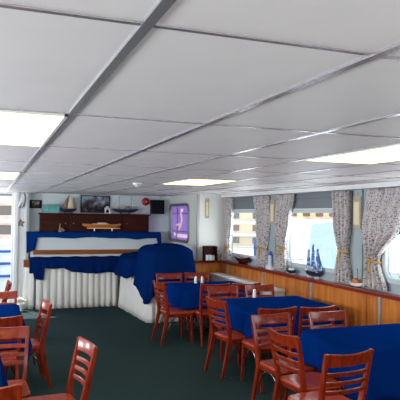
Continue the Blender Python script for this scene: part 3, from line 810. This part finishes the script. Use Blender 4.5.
# white flower pot near the column
t = thing('flower_pot', 'white pot of white flowers with a thin stake beside the white column', 'flower pot', (.62, 11.35, 0))
MB().lathe([(.001, 0), (.055, 0), (.075, .12), (.08, .13), (.07, .132), (.065, .115), (.001, .11)], n=20).build('pot', 'white', t)
MB().tube([(-.02, 0, .11), (-.03, 0, .46)], .012, 8).build('stake', 'petal', t)
fl = MB()
for k in range(22):
    a = random.uniform(0, 6.28); r = random.uniform(.01, .10); z = .16 + random.uniform(0, .06)
    fl.lathe([(.001, 0), (.02, .006), (.028, .018), (.012, .012), (.001, .01)], (r * math.cos(a), r * math.sin(a), z), 8)
    fl.tube([(0, 0, .1), (r * math.cos(a) * .7, r * math.sin(a) * .7, z - .02), (r * math.cos(a), r * math.sin(a), z)], .003, 5)
fl.build('flowers', 'petal', t)

# ---------------------------------------------------------------- outside
struct('ground', MB().box((-40, -20, -1.45), (120, 140, -1.4)), 'deck')
t = thing('ship_bulwark', 'white ship bulwark with blue rails beyond the open doorway', 'railing', (0, 13.05, 0))
MB().box((-3.2, 0, -.35), (1.2, .06, 1.16), .006).build('panel', 'wall_white', t)
for z in (1.02, .76, .49): MB().tube([(-3.2, -.05, z), (1.2, -.05, z)], .028, 10).build('rail', 'blue_rail', t)
MB().box((-3.2, -.04, 1.16), (1.2, .10, 1.20), .01).build('cap_rail', 'hull_white', t)
struct('floor_deck', MB().box((XL, YB + .08, -.40), (1.6, 13.04, -.02)), 'deck')
def building(name, loc, rz, w, d, h, floors, bays, m, label, roof='roof_brown', balc=True, roofh=.4, wm='window_dark', winz=(.3, .78)):
    t = thing(name, label, 'building', loc, rz)
    MB().box((-w / 2, 0, 0), (w / 2, d, h), .02).build('wall', m, t, False)
    MB().box((-w / 2 - .3, -.3, h), (w / 2 + .3, d + .3, h + roofh), .05).build('roof', roof, t, False)
    fh = h / floors; bw = w / bays
    for f in range(floors):
        for b2 in range(bays):
            x = -w / 2 + bw * (b2 + .5)
            o = MB().box((x - bw * .28, -.06, fh * f + fh * winz[0]), (x + bw * .28, .05, fh * f + fh * winz[1]), .01).build('window', wm, t, False)
        if balc: MB().box((-w / 2, -1.0, fh * f - .12), (w / 2, 0, fh * f + .12), .02).build('balcony', 'build_white', t, False)
    return t
building('harbour_building', (27, 54, -1.4), math.radians(-30), 16, 8, 5.2, 4, 5, 'build_cream', 'cream balconied building outside the farthest window')
wh = building('warehouse', (24, 38, -1.4), math.radians(-30), 9, 6, 6.0, 1, 9, 'build_sand', 'sandy building with brown openings outside the middle window', wm='roof_brown', balc=False, winz=(.55, .64))
MB().box((-4.6, -.5, 0), (4.6, -.02, 3.1), .02).build('lower_wall', 'build_white', wh, False)
building('brick_terrace', (0, 42, -1.4), 0, 16, 8, 5.4, 4, 8, 'build_pink', 'pink-striped building beyond the open doorway')
t = thing('covered_boat', 'pale blue tarpaulined boat outside the middle window', 'boat', (8.6, 13.35, -1.0), math.radians(-32))
rings = []
for k in range(9):
    f = k / 8; w = .66 * (1 - .35 * f ** 1.5); dd = 1.2 * (1 - .2 * f)
    rings.append([Vector((w * p[0], dd * p[1], 2.72 * f + .06 * math.sin(p[0] * 7 + f * 4))) for p in rrect(-1, -1, 1, 1, .3, 4)])
MB().loft(rings).build('tarp_cover', 'tarp', t)
h = hull(2.4, 2.0, .8, 'hull_white', t); h.location.z = -.4
t = thing('delivery_truck', 'blue truck outside the farthest window', 'truck', (15.25, 29.35, -1.4), math.radians(60))
MB().box((-2.0, -.8, .5), (1.0, .8, 2.1), .05).build('cargo_box', 'truck_blue', t)
MB().box((1.05, -.75, .5), (2.3, .75, 1.8), .15).build('cab', 'truck_blue', t)
for x in (-1.3, 1.6):
    for y in (-.7, .7): MB().lathe([(.001, -.12), (.42, -.12), (.45, 0), (.42, .12), (.001, .12)], (x, y, .45), 20, 'y').build('wheel', 'black', t)
t = thing('teal_barge', 'pale teal boat outside the window at the right edge', 'boat', (8.3, 9.4, -.15), math.radians(60))
h = hull(4.2, 1.6, 1.2, 'teal_boat', t)
for z in (.62, .95): MB().box((-1.3, -.80, z), (1.3, .80, z + .05), .01).build('rubbing_strake', 'hull_white', t)
MB().box((-1, -.5, 1.2), (.4, .5, 1.5), .08).build('cabin', 'hull_white', t)
for (x, y, r, la) in ((30, 36.2, 1.3, 'dark green tree outside the window at the right edge'),):
    t = thing('shade_tree', la, 'tree', (x, y, -1.4), 0)
    MB().tube([(0, 0, 0), (.1, 0, 1.0), (0, .1, 2.0)], [.25, .18, .12], 10).build('trunk', 'bronze', t)
    bm = MB()
    for k in range(14):
        a = random.uniform(0, 6.28); q = random.uniform(0, r * .7); s = random.uniform(.5, .9) * r * .55; cz = 2.3 + random.uniform(-.5, .6)
        tmp = bmesh.new(); bmesh.ops.create_icosphere(tmp, subdivisions=3, radius=s)
        for v in tmp.verts: v.co = v.co * (1 + .18 * math.sin(v.co.x * 9 + k) * math.sin(v.co.y * 8) + random.uniform(-.05, .05)) + Vector((q * math.cos(a), q * math.sin(a), cz))
        bm.join(tmp)
    bm.build('crown', 'tree', t)

# ---------------------------------------------------------------- light
w = bpy.data.worlds.new('world'); scn.world = w; w.use_nodes = True
bg = w.node_tree.nodes['Background']; bg.inputs[0].default_value = (.86, .93, 1.0, 1); bg.inputs[1].default_value = 1.7
sl = bpy.data.lights.new('sun', 'SUN'); sl.energy = 9; sl.angle = .01; sl.color = (1, .95, .86)
so = bpy.data.objects.new('sun', sl); COL.objects.link(so)
d = Vector((.42 * math.cos(math.radians(48)), -.907 * math.cos(math.radians(48)), -math.sin(math.radians(48))))
so.rotation_euler = d.to_track_quat('-Z', 'Y').to_euler()
def area(name, loc, dirv, sx, sy, e, col):
    l = bpy.data.lights.new(name, 'AREA'); l.shape = 'RECTANGLE'; l.size = sx; l.size_y = sy; l.energy = e; l.color = col
    o = bpy.data.objects.new(name, l); COL.objects.link(o); o.location = loc
    o.rotation_euler = Vector(dirv).to_track_quat('-Z', 'Y').to_euler(); return o
DAY = (.92, .96, 1.0)
for i, (a, b2) in enumerate(WIN): area('window_fill', (XU + .10, (a + b2) / 2, 1.53), (-1, 0, .3), 1.2, .7, 9, DAY)  # added lamps standing in for daylight through the right-hand windows
for i, (a, b2) in enumerate(LW): area('window_fill', (XL - .10, (a + b2) / 2, 1.53), (1, 0, .45), 1.3, .75, 62, DAY)  # added fill lamps at unseen left windows, brightening the room and ceiling
area('rear_fill', (.85, YR - .12, 1.48), (0, 1, .45), 3.6, 1.0, 45, (1, .95, .90))  # added fill lamp behind the camera, no such source in view
area('door_daylight', (-.15, YB + .2, 1.5), (0, -1, 0), 1.1, 1.3, 12, DAY)

# ---------------------------------------------------------------- camera
f, th, pi_, ro = 569.5, .3562, .0273, -.0135
F = Vector((math.sin(th) * math.cos(pi_), math.cos(th) * math.cos(pi_), math.sin(pi_)))
R = Vector((math.cos(th), -math.sin(th), 0)); U = R.cross(F)
R2 = R * math.cos(ro) - U * math.sin(ro); U2 = R * math.sin(ro) + U * math.cos(ro)
cam = bpy.data.cameras.new('camera'); co = bpy.data.objects.new('camera', cam); COL.objects.link(co)
mt = Matrix((R2, U2, -F)).transposed().to_4x4(); mt.translation = (0, 0, ZC); co.matrix_world = mt
cam.sensor_width = 36; cam.sensor_fit = 'HORIZONTAL'; cam.lens = f * 36 / 400; cam.clip_start = .05; cam.clip_end = 500
scn.camera = co
scn.view_settings.view_transform = 'Standard'; scn.view_settings.look = 'None'; scn.view_settings.gamma = 1
scn.view_settings.exposure = 0.35; scn.view_settings.use_curve_mapping = False
scn.cycles.use_denoising = True
